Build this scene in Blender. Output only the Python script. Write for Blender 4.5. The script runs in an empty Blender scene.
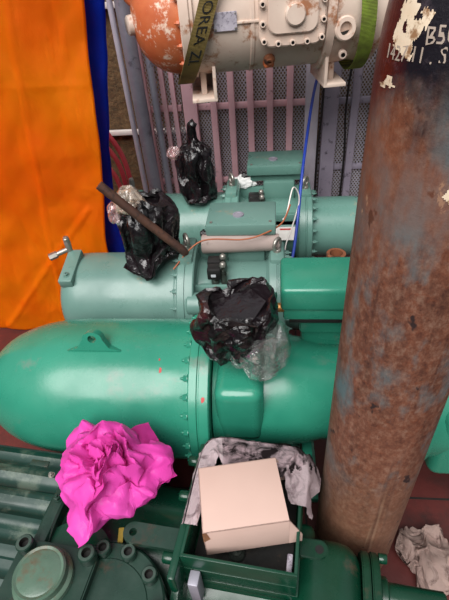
import bpy, bmesh, math, random
import numpy as np
from mathutils import Vector, Matrix, noise, Euler
R = math.radians
PI = math.pi
rnd = random.Random(7)
scene = bpy.context.scene
COL = scene.collection

# ------------------------------------------------------------------ materials
def lin(h):
    h = h.lstrip('#')
    out = []
    for i in (0, 2, 4):
        c = int(h[i:i+2], 16) / 255
        out.append(c / 12.92 if c <= .04045 else ((c + .055) / 1.055) ** 2.4)
    return (*out, 1)

class NT:
    def __init__(s, name):
        s.m = bpy.data.materials.new(name); s.m.use_nodes = True
        s.t = s.m.node_tree; s.n = s.t.nodes; s.l = s.t.links
        s.b = s.n['Principled BSDF']; s.out = s.n['Material Output']
        s.tc = s.n.new('ShaderNodeTexCoord')
    def new(s, t, **k):
        n = s.n.new(t)
        for a, v in k.items():
            if a in n.inputs: n.inputs[a].default_value = v
            else: setattr(n, a, v)
        return n
    def vec(s, scale=(1, 1, 1), coord='Object', rot=(0, 0, 0)):
        mp = s.new('ShaderNodeMapping'); mp.inputs['Scale'].default_value = scale; mp.inputs['Rotation'].default_value = rot
        s.l.new(s.tc.outputs[coord], mp.inputs['Vector']); return mp.outputs[0]
    def noise(s, scale, detail=4, rough=.6, vscale=(1, 1, 1), dist=0):
        n = s.new('ShaderNodeTexNoise'); n.inputs['Scale'].default_value = scale
        n.inputs['Detail'].default_value = detail; n.inputs['Roughness'].default_value = rough; n.inputs['Distortion'].default_value = dist
        s.l.new(s.vec(vscale), n.inputs['Vector']); return n.outputs['Fac']
    def ramp(s, fac, stops, interp='LINEAR'):
        r = s.new('ShaderNodeValToRGB'); r.color_ramp.interpolation = interp
        el = r.color_ramp.elements
        while len(el) < len(stops): el.new(.5)
        for e, (p, c) in zip(el, stops): e.position = p; e.color = c if not isinstance(c, (int, float)) else (c, c, c, 1)
        s.l.new(fac, r.inputs[0]); return r.outputs[0]
    def mix(s, fac, a, b):
        m = s.new('ShaderNodeMix', data_type='RGBA')
        for k, v in ((0, fac), (6, a), (7, b)):
            if isinstance(v, (int, float, tuple)): m.inputs[k].default_value = v
            else: s.l.new(v, m.inputs[k])
        return m.outputs[2]
    def math(s, op, a, b=None, clamp=False):
        m = s.new('ShaderNodeMath', operation=op, use_clamp=clamp)
        for k, v in ((0, a), (1, b)):
            if v is None: continue
            if isinstance(v, (int, float)): m.inputs[k].default_value = v
            else: s.l.new(v, m.inputs[k])
        return m.outputs[0]
    def bump(s, h, strength=.3, dist=.01):
        b = s.new('ShaderNodeBump'); b.inputs['Strength'].default_value = strength; b.inputs['Distance'].default_value = dist
        s.l.new(h, b.inputs['Height']); s.l.new(b.outputs[0], s.b.inputs['Normal'])
    def col(s, c):
        if isinstance(c, tuple): s.b.inputs['Base Color'].default_value = c
        else: s.l.new(c, s.b.inputs['Base Color'])
    def set(s, **k):
        for a, v in k.items():
            i = s.b.inputs[a.replace('_', ' ')]
            if isinstance(v, (int, float, tuple)): i.default_value = v
            else: s.l.new(v, i)
        return s
    def z(s):
        sp = s.new('ShaderNodeSeparateXYZ'); s.l.new(s.tc.outputs['Object'], sp.inputs[0]); return sp.outputs

def paint(name, c1, c2, rough=.35, scale=6, dirt=None, amount=.5, dscale=14, bump=.12, metallic=0, bscale=60, coat=0):
    t = NT(name)
    c = t.ramp(t.noise(scale), [(.3, lin(c1)), (.7, lin(c2))])
    if dirt:
        d = t.ramp(t.noise(dscale, 6, .7), [(1 - amount - .03, 0.), (1 - amount + .06, 1.)])
        c = t.mix(d, c, lin(dirt))
    t.col(c)
    rr = t.ramp(t.noise(scale * 2.3, 5), [(.3, max(rough - .1, .05)), (.75, min(rough + .18, 1))])
    t.set(Roughness=rr, Metallic=float(metallic))
    if coat: t.set(Coat_Weight=coat, Coat_Roughness=.12)
    if bump: t.bump(t.noise(bscale, 3), bump, .002)
    return t.m

M = {}
M['green'] = paint('bright_green_paint', '#247660', '#31886f', .24, 3.5, '#5b7d6d', .37, 5, .10, bscale=120, coat=.1)
M['teal'] = paint('teal_paint', '#52796f', '#62897e', .3, 4, '#8d8a74', .33, 11, .1)
M['sage'] = paint('sage_paint', '#56776f', '#65857c', .32, 4, '#84806e', .34, 11, .1)
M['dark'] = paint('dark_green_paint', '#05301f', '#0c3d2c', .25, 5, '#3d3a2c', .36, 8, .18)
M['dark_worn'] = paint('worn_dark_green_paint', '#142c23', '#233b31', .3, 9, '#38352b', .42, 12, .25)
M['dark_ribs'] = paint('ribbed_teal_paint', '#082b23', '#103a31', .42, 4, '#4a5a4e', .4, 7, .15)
M['cream'] = paint('cream_primer', '#c9b0a0', '#dccabb', .5, 5, '#a06c4c', .41, 13, .15)
M['rust_orange'] = paint('rusty_orange_primer', '#b4552e', '#cb7648', .5, 7, '#e8cdb8', .43, 22, .5, bscale=26)
M['rust'] = paint('brown_rust', '#6b3a22', '#8d5636', .8, 12, '#3b2318', .45, 20, .5)
M['rod'] = paint('rusted_rod', '#38221a', '#543628', .65, 14, '#2f1e17', .45, 30, .5)
M['black'] = paint('black_plastic', '#131313', '#1e1d1d', .4, 20, None, bump=.05)
M['void'] = paint('black_grime_and_hole_shade', '#0b0d0c', '#1c1813', .6, 20, '#3a2c1c', .36, 40, .3)
M['steel'] = paint('dull_steel', '#8d8a83', '#b3aea6', .38, 18, '#6f5440', .36, 30, .1, metallic=.75)
M['dark_steel'] = paint('oily_dark_steel', '#39403b', '#5b625b', .3, 25, '#2a211b', .42, 40, .15, metallic=.6)
M['galv'] = paint('galvanised_pipe', '#8b8894', '#a5a3ae', .45, 9, '#6e6a74', .4, 12, .1, metallic=.35)
M['pale'] = paint('pale_pipe_paint', '#b5aebb', '#c9c3ce', .5, 9, '#8f8690', .34, 14, .1)
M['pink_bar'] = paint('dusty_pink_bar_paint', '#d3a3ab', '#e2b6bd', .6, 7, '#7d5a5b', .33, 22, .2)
M['lilac_bar'] = paint('grey_lilac_shaded_bar', '#8a8392', '#9f97a6', .6, 7, '#4d4652', .38, 18, .2)  # shade on the right-hand panel is put into this grey-lilac colour
M['white_rail'] = paint('white_rail_paint', '#cfc6c2', '#e4dcd7', .5, 8, '#8d7466', .3, 20, .1)
M['carton'] = paint('pale_carton_board', '#c0a296', '#caada1', .75, 3, '#c9a189', .31, 9, .12, bscale=30)
M['carton_in'] = paint('brown_carton_edge', '#96684a', '#b98663', .85, 12, None, bump=.2)
M['foam_tube'] = paint('grey_pipe_insulation', '#93827c', '#a3938c', .75, 7, '#75655f', .35, 16, .25)
M['foam'] = paint('white_foam', '#e9e9e6', '#fafaf8', .7, 30, None, bump=.4)
M['paper'] = paint('white_paper_tag', '#dcd8d2', '#ebe6e0', .7, 20, None, bump=.05)
M['red_ink'] = paint('red_ink', '#b8302c', '#c23a34', .7, 20, None, bump=0)
M['lilac_plate'] = paint('grey_lilac_plate', '#a8a2ae', '#c2bcc6', .45, 40, '#7e7884', .45, 90, .1)
M['silver_sticker'] = paint('silver_sticker', '#c3c7ce', '#dfe3e8', .3, 20, None, bump=0, metallic=.3)
M['red_hose'] = paint('red_rubber_hose', '#c23a42', '#d64b52', .4, 8, '#6d1c20', .35, 20, .05)
M['blue_cable'] = paint('blue_cable_sheath', '#15308a', '#2042a6', .4, 10, None, bump=0)
M['orange_wire'] = paint('brown_wire_sheath', '#8b4a2c', '#a86140', .5, 10, None, bump=0)
M['white_wire'] = paint('white_wire_sheath', '#d8d2cc', '#e6e1dc', .5, 10, None, bump=0)
M['brass'] = paint('tarnished_brass', '#a8743d', '#caa06a', .4, 20, '#6b3f25', .4, 40, .1, metallic=.7)
M['chip_red'] = paint('red_primer_chip', '#a3222a', '#b23a34', .5, 20, None, bump=0)
M['scratch'] = paint('scratched_grey_writing', '#9c8d80', '#b5a698', .7, 30, None, bump=0)
M['sticker'] = paint('torn_cream_sticker', '#d9c4a6', '#ead9c0', .7, 30, '#8f6a48', .43, 45, .2)
M['rim'] = paint('worn_bolt_rim', '#33453c', '#5d6f65', .25, 30, '#3a4a42', .45, 60, .1, metallic=.5)
M['cap'] = paint('scuffed_green_cap', '#3f5a4a', '#5d7464', .3, 10, '#565543', .40, 14, .2)
M['ochre'] = paint('ochre_strip', '#7d6a20', '#97812c', .6, 20, None, bump=.1)

def mat_tarp(name, c1, c2, trans, gloss=.45):
    t = NT(name)
    c = t.ramp(t.noise(2.2, 5), [(.3, lin(c1)), (.7, lin(c2))])
    t.col(c); t.set(Roughness=gloss)
    t.set(Specular_IOR_Level=.2)
    n = t.math('ADD', t.noise(9, 4, .55, (1, 1, .5)), t.math('MULTIPLY', t.noise(260, 1), .12))
    t.bump(n, .35, .012)
    tr = t.new('ShaderNodeBsdfTranslucent'); t.l.new(c, tr.inputs[0])
    mx = t.new('ShaderNodeMixShader'); mx.inputs[0].default_value = trans
    t.l.new(t.b.outputs[0], mx.inputs[1]); t.l.new(tr.outputs[0], mx.inputs[2]); t.l.new(mx.outputs[0], t.out.inputs[0])
    return t.m
M['orange'] = mat_tarp('orange_tarpaulin', '#ff6e00', '#ff9000', .1, .6)
M['blue'] = mat_tarp('blue_tarpaulin', '#0a2fae', '#123cc4', .3)
M['pink'] = mat_tarp('pink_plastic_film', '#de40a8', '#ea5cbe', .25, .35)

def mat_blackbag():
    t = NT('black_bin_liner_film')
    t.col(t.ramp(t.noise(5), [(.35, lin('#0b0a0c')), (.7, lin('#231a1e'))]))
    t.set(Roughness=.15, Specular_IOR_Level=.6)
    w = t.new('ShaderNodeTexVoronoi', feature='DISTANCE_TO_EDGE'); w.inputs['Scale'].default_value = 26
    t.l.new(t.vec((1, 1, .7)), w.inputs['Vector'])
    t.bump(t.math('ADD', t.noise(38, 4, .6, dist=1.5), w.outputs['Distance']), .3, .012)
    return t.m
M['bag'] = mat_blackbag()
def mat_redbag():
    t = NT('black_film_with_maroon_patch')
    t.col(t.ramp(t.noise(7), [(.45, lin('#0d0a0b')), (.62, lin('#3d1c1c'))]))
    t.set(Roughness=.24, Specular_IOR_Level=.6)
    t.bump(t.noise(30, 4, .6, dist=1.2), .5, .01)
    return t.m
M['bag_maroon'] = mat_redbag()
def mat_clear(name, tint, alpha):
    t = NT(name)
    g = t.new('ShaderNodeBsdfGlossy'); g.inputs['Color'].default_value = (.9, .9, .9, 1); g.inputs['Roughness'].default_value = .15
    tp = t.new('ShaderNodeBsdfTransparent'); tp.inputs[0].default_value = tint
    df = t.new('ShaderNodeBsdfDiffuse'); df.inputs[0].default_value = tint
    b = t.new('ShaderNodeBump'); b.inputs['Strength'].default_value = .8; b.inputs['Distance'].default_value = .01
    t.l.new(t.noise(35, 4, .6, dist=1), b.inputs['Height']); t.l.new(b.outputs[0], g.inputs['Normal'])
    m1 = t.new('ShaderNodeMixShader'); m1.inputs[0].default_value = alpha
    t.l.new(tp.outputs[0], m1.inputs[1]); t.l.new(df.outputs[0], m1.inputs[2])
    lw = t.new('ShaderNodeLayerWeight'); lw.inputs[0].default_value = .35; t.l.new(b.outputs[0], lw.inputs['Normal'])
    m2 = t.new('ShaderNodeMixShader'); t.l.new(t.math('ADD', lw.outputs['Facing'], .08, True), m2.inputs[0])
    t.l.new(m1.outputs[0], m2.inputs[1]); t.l.new(g.outputs[0], m2.inputs[2])
    t.l.new(m2.outputs[0], t.out.inputs[0]); return t.m
M['clear'] = mat_clear('clear_plastic_film', (.86, .9, .88, 1), .08)
M['clear_tan'] = mat_clear('yellowed_clear_film', (.9, .76, .62, 1), .3)
M['clear_red'] = mat_clear('reddish_clear_film', (.9, .6, .6, 1), .22)

def mat_cloth(name, c1, c2, stain, amount):
    t = NT(name)
    c = t.ramp(t.noise(8), [(.3, lin(c1)), (.7, lin(c2))])
    d = t.ramp(t.noise(21, 6, .65, dist=.6), [(1 - amount - .06, 0.), (1 - amount + .1, 1.)])
    t.col(t.mix(d, c, lin(stain))); t.set(Roughness=.95, Specular_IOR_Level=.1)
    t.bump(t.math('ADD', t.noise(60, 4), t.math('MULTIPLY', t.noise(400, 1), .3)), .5, .004)
    return t.m
M['cloth'] = mat_cloth('stained_grey_cloth', '#bca2a8', '#d4bfc4', '#2e2728', .53)
M['cloth_white'] = mat_cloth('pale_cloth', '#cdb9bd', '#dfcfd2', '#7d686c', .40)
M['rag'] = mat_cloth('beige_rag_cloth', '#b59a92', '#cfb8ae', '#6e5550', .43)

def mat_floor():
    t = NT('oxide_red_deck_paint')
    c = t.ramp(t.noise(4, 6), [(.3, lin('#3f1513')), (.7, lin('#5c2420'))])
    d = t.ramp(t.noise(7, 7, .7), [(.5, 0.), (.72, 1.)])
    t.col(t.mix(d, c, lin('#2d1a18'))); t.set(Roughness=.55)
    t.bump(t.noise(50, 4), .2, .004); return t.m
M['floor'] = mat_floor()
def mat_wall():
    t = NT('rough_brown_wall')
    c = t.ramp(t.noise(34, 8, .8), [(.25, lin('#2a2018')), (.55, lin('#6e5539')), (.8, lin('#9a7c58'))])
    t.col(c); t.set(Roughness=.95); t.bump(t.noise(60, 6, .7), .8, .02); return t.m
M['wall'] = mat_wall()
def mat_mesh(name, c1, c2):
    t = NT(name)
    t.col(t.ramp(t.noise(9), [(.3, lin(c1)), (.7, lin(c2))])); t.set(Roughness=.55, Metallic=.3)
    o = t.z(); k = 2 * PI / .0155
    sx = t.math('SINE', t.math('MULTIPLY', o[0], k)); sz = t.math('SINE', t.math('MULTIPLY', o[2], k * .72))
    h = t.math('GREATER_THAN', t.math('MULTIPLY', sx, sz), .08)
    tp = t.new('ShaderNodeBsdfTransparent'); mx = t.new('ShaderNodeMixShader')
    t.l.new(h, mx.inputs[0]); t.l.new(t.b.outputs[0], mx.inputs[1]); t.l.new(tp.outputs[0], mx.inputs[2])
    t.l.new(mx.outputs[0], t.out.inputs[0]); return t.m
M['mesh'] = mat_mesh('perforated_steel_mesh', '#a9a4ac', '#bfbac2')
def mat_cyl():
    t = NT('rusted_gas_cylinder_paint')
    st = t.noise(16, 7, .7, (1, 1, .16)); big = t.noise(7, 5, .6, (1, 1, .6)); fine = t.noise(55, 6, .7)
    base = t.ramp(st, [(.32, lin('#2c1915')), (.45, lin('#62392b')), (.58, lin('#7c4c3a')), (.74, lin('#97705f'))])
    base = t.mix(t.ramp(fine, [(.50, 0.), (.66, .8)]), base, lin('#7a3c22'))
    zz = t.z()[2]
    mott = t.ramp(t.noise(85, 6, .75, (1, 1, .7)), [(.36, lin('#3a2019')), (.5, lin('#80553f')), (.66, lin('#b08e78'))])
    base = t.mix(.42, base, mott)
    base = t.mix(t.math('MULTIPLY', t.ramp(zz, [(.12, .75), (.62, 0.)]), t.ramp(t.noise(24, 5), [(.3, .4), (.6, 1.)])), base, lin('#86674f'))
    base = t.mix(t.ramp(t.noise(30, 4, .6, (1, 1, .05)), [(.60, 0.), (.68, .4)]), base, lin('#33201c'))
    base = t.mix(t.ramp(t.noise(34, 3, .5, (1, 1, .04)), [(.67, 0.), (.71, .35)]), base, lin('#a98a70'))
    mid = t.math('MULTIPLY', t.ramp(zz, [(0, 0.), (.45, .2), (.62, 1.), (1, 1.)]), t.ramp(zz, [(0, 1.), (1, 1.)]))
    bl = t.ramp(t.math('ADD', t.math('MULTIPLY', big, .7), t.math('MULTIPLY', st, .3)), [(.50, 0.), (.60, .85)])
    base = t.mix(t.math('MULTIPLY', bl, mid), base, lin('#567a80'))
    spots = t.ramp(t.noise(30, 3, .5, (1, 1, .7)), [(.67, 0.), (.70, .95)])
    base = t.mix(spots, base, lin('#231a1c'))
    pale = t.ramp(t.noise(22, 6, .7, (1, 1, .6)), [(.665, 0.), (.70, .8)])
    base = t.mix(pale, base, lin('#c0a184'))
    # dark paint band of the shoulder, ragged lower edge
    zr = t.math('ADD', zz, t.math('MULTIPLY', t.math('SUBTRACT', t.noise(9, 5), .5), .22))
    zo = t.ramp(t.math('SUBTRACT', zr, .6), [(.44, 0.), (.53, .85), (.60, .85), (.66, 0.)])
    base = t.mix(t.math('MULTIPLY', zo, .55), base, lin('#8c4f30'))
    base = t.mix(.2, base, lin('#2a1a14'))
    band = t.ramp(t.math('SUBTRACT', zr, .6), [(.62, 0.), (.69, 1.)])
    # the worn red primer shows on one side of the shoulder
    xx = t.math('ADD', t.z()[0], t.math('MULTIPLY', t.math('SUBTRACT', big, .5), .1))
    dk = t.mix(t.ramp(t.math('ADD', xx, .5), [(.395, 1.), (.43, 0.)]), lin('#15121a'), lin('#4c1210'))
    dk = t.mix(t.ramp(fine, [(.56, 0.), (.75, .5)]), dk, lin('#5d5058'))
    t.col(t.mix(band, base, dk))
    t.set(Roughness=t.math('ADD', t.math('MULTIPLY', band, -.26), .62), Metallic=.05)
    t.bump(t.math('ADD', fine, st), .3, .004); return t.m
M['cylinder'] = mat_cyl()
def mat_strap(name, a, b):
    t = NT(name); w = t.new('ShaderNodeTexWave', wave_type='BANDS', bands_direction='Z'); w.inputs['Scale'].default_value = 90; w.inputs['Distortion'].default_value = 1
    t.l.new(t.vec(), w.inputs['Vector'])
    c = t.ramp(w.outputs['Fac'], [(.2, lin(a)), (.8, lin(b))])
    d = t.ramp(t.noise(20, 5), [(.45, 0.), (.75, .8)])
    t.col(t.mix(d, c, lin('#3a3018'))); t.set(Roughness=.85); t.bump(w.outputs['Fac'], .4, .002); return t.m
M['strap'] = mat_strap('olive_webbing', '#55461d', '#7d6a32')
M['strap_green'] = mat_strap('green_webbing', '#566a1c', '#83982f')

# ------------------------------------------------------------------ mesh helpers
def obj(name, bm, mat, parent=None, smooth=40, label=None, loc=None):
    bmesh.ops.recalc_face_normals(bm, faces=bm.faces[:]) if name not in OPEN else None
    me = bpy.data.meshes.new(name); bm.to_mesh(me); bm.free()
    for mt in (mat if isinstance(mat, (list, tuple)) else [mat]): me.materials.append(M[mt] if isinstance(mt, str) else mt)
    if smooth:
        me.shade_smooth()
        if smooth < 180: me.set_sharp_from_angle(angle=R(smooth))
    o = bpy.data.objects.new(name, me); COL.objects.link(o)
    if parent: o.parent = parent
    if loc is not None: o.location = loc
    if label: o['label'] = label
    return o
OPEN = {'tarpaulin', 'plastic_bag', 'cleaning_cloth', 'floor_rag', 'paper_label'}
def tag(o, label, cat, group=None, kind=None):
    o['label'] = label; o['category'] = cat
    if group: o['group'] = group
    if kind: o['kind'] = kind
    return o
def thing(name, label, cat, loc=(0, 0, 0), rz=0, group=None):
    o = bpy.data.objects.new(name, None); COL.objects.link(o); o.empty_display_size = .05
    o.location = loc; o.rotation_euler = (0, 0, R(rz)); return tag(o, label, cat, group)
def struct(name, bm, mat, label=None, smooth=30):
    o = obj(name, bm, mat, None, smooth); o['kind'] = 'structure'
    if label: o['label'] = label; o['category'] = name.split('_')[0]
    return o
def merge(bm, src):
    me = bpy.data.meshes.new('tmp'); src.to_mesh(me); src.free(); bm.from_mesh(me); bpy.data.meshes.remove(me); return bm
def box(bm, c, s, bev=.004, rot=None, seg=2):
    b = bmesh.new(); bmesh.ops.create_cube(b, size=1)
    bmesh.ops.scale(b, vec=s, verts=b.verts)
    if bev: bmesh.ops.bevel(b, geom=b.edges[:], offset=min(bev, min(s) * .45), segments=seg, affect='EDGES', profile=.5)
    if rot is not None: bmesh.ops.transform(b, matrix=Euler([R(a) for a in rot]).to_matrix().to_4x4(), verts=b.verts)
    bmesh.ops.translate(b, vec=c, verts=b.verts); return merge(bm, b)
def frame_from(d):
    d = Vector(d).normalized(); return d.to_track_quat('Z', 'Y').to_matrix()
def lathe(bm, prof, p0=(0, 0, 0), d=(0, 0, 1), seg=48, cap=True):
    """prof = [(height along d, radius)]"""
    m = frame_from(d); p0 = Vector(p0); rings = []
    for h, r in prof:
        if r < 1e-5: rings.append([bm.verts.new(p0 + m @ Vector((0, 0, h)))])
        else: rings.append([bm.verts.new(p0 + m @ Vector((r * math.cos(2 * PI * k / seg), r * math.sin(2 * PI * k / seg), h))) for k in range(seg)])
    for a, b in zip(rings, rings[1:]):
        if len(a) == 1 and len(b) == 1: continue
        for k in range(seg):
            j = (k + 1) % seg
            if len(a) == 1: bm.faces.new((a[0], b[k], b[j]))
            elif len(b) == 1: bm.faces.new((a[k], a[j], b[0]))
            else: bm.faces.new((a[k], a[j], b[j], b[k]))
    if cap:
        if len(rings[0]) > 1: bm.faces.new(rings[0][::-1])
        if len(rings[-1]) > 1: bm.faces.new(rings[-1])
    return bm
def cyl(bm, p0, p1, r, seg=24, ch=0, r2=None):
    p0, p1 = Vector(p0), Vector(p1); L = (p1 - p0).length; r2 = r if r2 is None else r2
    pr = [(0, r - ch), (ch, r), (L - ch, r2), (L, r2 - ch)] if ch else [(0, r), (L, r2)]
    return lathe(bm, pr, p0, p1 - p0, seg)
def smooth_pts(pts, n=8):
    pts = [Vector(p) for p in pts]; out = []
    for i in range(len(pts) - 1):
        a = pts[max(i - 1, 0)]; b = pts[i]; c = pts[i + 1]; d = pts[min(i + 2, len(pts) - 1)]
        for k in range(n):
            t = k / n
            out.append(.5 * ((2 * b) + (c - a) * t + (2 * a - 5 * b + 4 * c - d) * t * t + (3 * b - a - 3 * c + d) * t ** 3))
    out.append(pts[-1]); return out
def tube(bm, pts, r, seg=10, n=8):
    pts = smooth_pts(pts, n) if n else [Vector(p) for p in pts]; rings = []; up = Vector((.3, .2, 1)).normalized()
    for i, p in enumerate(pts):
        d = (pts[min(i + 1, len(pts) - 1)] - pts[max(i - 1, 0)]).normalized()
        s = d.cross(up)
        if s.length < .05: s = d.cross(Vector((1, 0, 0)))
        s.normalize(); u = s.cross(d)
        rings.append([bm.verts.new(p + (s * math.cos(2 * PI * k / seg) + u * math.sin(2 * PI * k / seg)) * r) for k in range(seg)])
    for a, b in zip(rings, rings[1:]):
        for k in range(seg): bm.faces.new((a[k], a[(k + 1) % seg], b[(k + 1) % seg], b[k]))
    bm.faces.new(rings[0][::-1]); bm.faces.new(rings[-1]); return bm
def torus(bm, c, axis, R1, r, seg=24, sec=10, scale=1):
    m = frame_from(axis); c = Vector(c); g = []
    for i in range(seg):
        a = 2 * PI * i / seg
        g.append([bm.verts.new(c + m @ Vector(((R1 + r * math.cos(b)) * math.cos(a), (R1 + r * math.cos(b)) * math.sin(a) * scale, r * math.sin(b)))) for b in [2 * PI * j / sec for j in range(sec)]])
    for i in range(seg):
        for j in range(sec): bm.faces.new((g[i][j], g[(i + 1) % seg][j], g[(i + 1) % seg][(j + 1) % sec], g[i][(j + 1) % sec]))
    return bm
def prism(bm, outline, h, p0=(0, 0, 0), m=None, bev=.002):
    """flat outline (x, y) extruded by h along local z"""
    b = bmesh.new(); vs = [b.verts.new((x, y, 0)) for x, y in outline]; f = b.faces.new(vs)
    r = bmesh.ops.extrude_face_region(b, geom=[f]); bmesh.ops.translate(b, vec=(0, 0, h), verts=[v for v in r['geom'] if isinstance(v, bmesh.types.BMVert)])
    bmesh.ops.recalc_face_normals(b, faces=b.faces[:])
    if bev: bmesh.ops.bevel(b, geom=[e for e in b.edges if len(e.link_faces) == 2 and e.calc_face_angle(0) > .6], offset=bev, segments=2, affect='EDGES')
    if m is not None: bmesh.ops.transform(b, matrix=m.to_4x4(), verts=b.verts)
    bmesh.ops.translate(b, vec=p0, verts=b.verts); return merge(bm, b)
def rrect(w, h, r, n=5, cx=0, cy=0):
    o = []
    for sx, sy, a0 in ((1, 1, 0), (-1, 1, 90), (-1, -1, 180), (1, -1, 270)):
        for k in range(n + 1):
            a = R(a0 + 90 * k / n); o.append((cx + sx * (w / 2 - r) + r * math.cos(a), cy + sy * (h / 2 - r) + r * math.sin(a)))
    return o
BM = bmesh.new
_bolts = {}
def bolt(parent, pos, d, r=.008, h=.012, mat='steel', kind='hex', name='bolt'):
    key = (r, h, mat, kind)
    if key not in _bolts:
        b = BM()
        if kind == 'hex':
            lathe(b, [(0, r * 1.35), (h * .15, r * 1.35)], seg=16); lathe(b, [(h * .15, r), (h * .9, r), (h, r * .85)], seg=6)
            lathe(b, [(h * .9, r * .4), (h * 1.5, r * .4), (h * 1.6, r * .3)], seg=10)
        else:
            lathe(b, [(0, r * .95), (0.001, r), (h * .88, r), (h, r * .88), (h, r * .55), (h * .45, r * .5), (h * .45, 0)], seg=24)
        mats = mat
        if kind == 'socket':
            for f in b.faces:
                c = f.calc_center_median()
                f.material_index = 1 if math.hypot(c.x, c.y) < r * .56 and c.z > h * .3 else (2 if c.z > h * .9 and math.hypot(c.x, c.y) < r * .9 and mat.startswith('dark') else 0)
            mats = [mat, 'void', 'rim']  # socket recesses coloured black for the dark inside the hole
        o = obj(name, b, mats, parent, 35); _bolts[key] = o.data
    else:
        o = bpy.data.objects.new(name, _bolts[key]); COL.objects.link(o); o.parent = parent
    o.location = pos; o.rotation_euler = frame_from(d).to_euler(); return o
def ring(parent, x, yc, zc, rad, angs, d, **k):
    for a in angs: bolt(parent, (x, yc - rad * math.cos(R(a)), zc + rad * math.sin(R(a))), d, **k)
def text_mesh(s, size, ext=.0008, res=3):
    cu = bpy.data.curves.new('txt', 'FONT'); cu.body = s; cu.size = size; cu.extrude = ext; cu.resolution_u = res; cu.align_x = 'CENTER'; cu.align_y = 'CENTER'
    o = bpy.data.objects.new('txt', cu); COL.objects.link(o)
    dg = bpy.context.evaluated_depsgraph_get(); me = bpy.data.meshes.new_from_object(o.evaluated_get(dg))
    b = BM(); b.from_mesh(me); bpy.data.objects.remove(o); bpy.data.curves.remove(cu); bpy.data.meshes.remove(me)
    return b

# ------------------------------------------------------------------ film and cloth relaxation (numpy)
def relax(P, F, L0, project, iters, bend=.25, stiff=1., gravity=0., seed=1, jit=0.):
    """edges keep their length, opposite corners resist folding, project() keeps points in bounds"""
    rs = np.random.RandomState(seed)
    es = {}; 
    for f in F:
        n = len(f)
        for a in range(n):
            e = tuple(sorted((f[a], f[(a + 1) % n]))); es.setdefault(e, []).append(f)
    E = np.array(list(es.keys())); L = L0(E) if callable(L0) else L0
    B = []
    for e, fs in es.items():
        if len(fs) == 2 and len(fs[0]) == 3:
            B.append((next(v for v in fs[0] if v not in e), next(v for v in fs[1] if v not in e)))
    if len(F[0]) == 4:
        for f in F: B.append((f[0], f[2])); B.append((f[1], f[3]))
    B = np.array(B); Q = project.rest if hasattr(project, 'rest') else P
    LB = np.linalg.norm(Q[B[:, 0]] - Q[B[:, 1]], axis=1)
    LB = LB * (np.mean(L) / np.mean(np.linalg.norm(Q[E[:, 0]] - Q[E[:, 1]], axis=1)))
    I = np.concatenate([E[:, 0], B[:, 0]]); J = np.concatenate([E[:, 1], B[:, 1]])
    LL = np.concatenate([L, LB]); W = np.concatenate([np.full(len(E), stiff), np.full(len(B), bend)])
    n = len(P); val = np.maximum(np.bincount(I, W, n) + np.bincount(J, W, n), 1e-6)
    V = np.zeros_like(P)
    for it in range(iters):
        P0 = P.copy()
        if gravity: P[:, 2] -= gravity
        if jit and it < iters * .6: P += rs.normal(0, jit, P.shape)
        P += V * .85
        for k in range(4):
            d = P[J] - P[I]; l = np.linalg.norm(d, axis=1) + 1e-9
            c = ((l - LL) / l * .5 * W)[:, None] * d
            for ax in range(3):
                P[:, ax] += 1.6 * (np.bincount(I, c[:, ax], n) - np.bincount(J, c[:, ax], n)) / val
        P = project(P, it / iters)
        V = P - P0
        sp = np.linalg.norm(V, axis=1); V *= np.minimum(1, .01 / (sp + 1e-9))[:, None]
    return P
def facets(P, seed, waves, warp=.25):
    """crease a film into flat facets: sums of sharp triangular waves in random directions"""
    rs = np.random.RandomState(seed); Q = P.copy()
    for lam, amp, n in waves:
        for _ in range(n):
            k = rs.normal(size=3); k /= np.linalg.norm(k); d = rs.normal(size=3); d /= np.linalg.norm(d)
            ph = (Q * .6 + P * .4) @ k / lam + rs.uniform(0, 1)
            Q = Q + d[None, :] * (np.abs((ph % 1) * 2 - 1) - .5)[:, None] * amp
    return Q
def sphere_data(sub):
    b = BM(); bmesh.ops.create_icosphere(b, subdivisions=sub, radius=1)
    P = np.array([v.co[:] for v in b.verts]); F = [[v.index for v in f.verts] for f in b.faces]; b.free(); return P, F
def grid_data(nx, ny, w, h):
    P = np.array([[(i / (nx - 1) - .5) * w, (j / (ny - 1) - .5) * h, 0] for j in range(ny) for i in range(nx)])
    F = []
    for j in range(ny - 1):
        for i in range(nx - 1):
            a = j * nx + i
            if (i + j) % 2: F += [[a, a + 1, a + nx + 1], [a, a + nx + 1, a + nx]]
            else: F += [[a, a + 1, a + nx], [a + 1, a + nx + 1, a + nx]]
    return P, F
def data_bm(P, F, keep=None):
    b = BM(); vs = [b.verts.new(p) for p in P]
    for f in F:
        if keep is None or keep(f): b.faces.new([vs[i] for i in f])
    if keep: bmesh.ops.delete(b, geom=[v for v in b.verts if not v.link_faces], context='VERTS')
    return b
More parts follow.
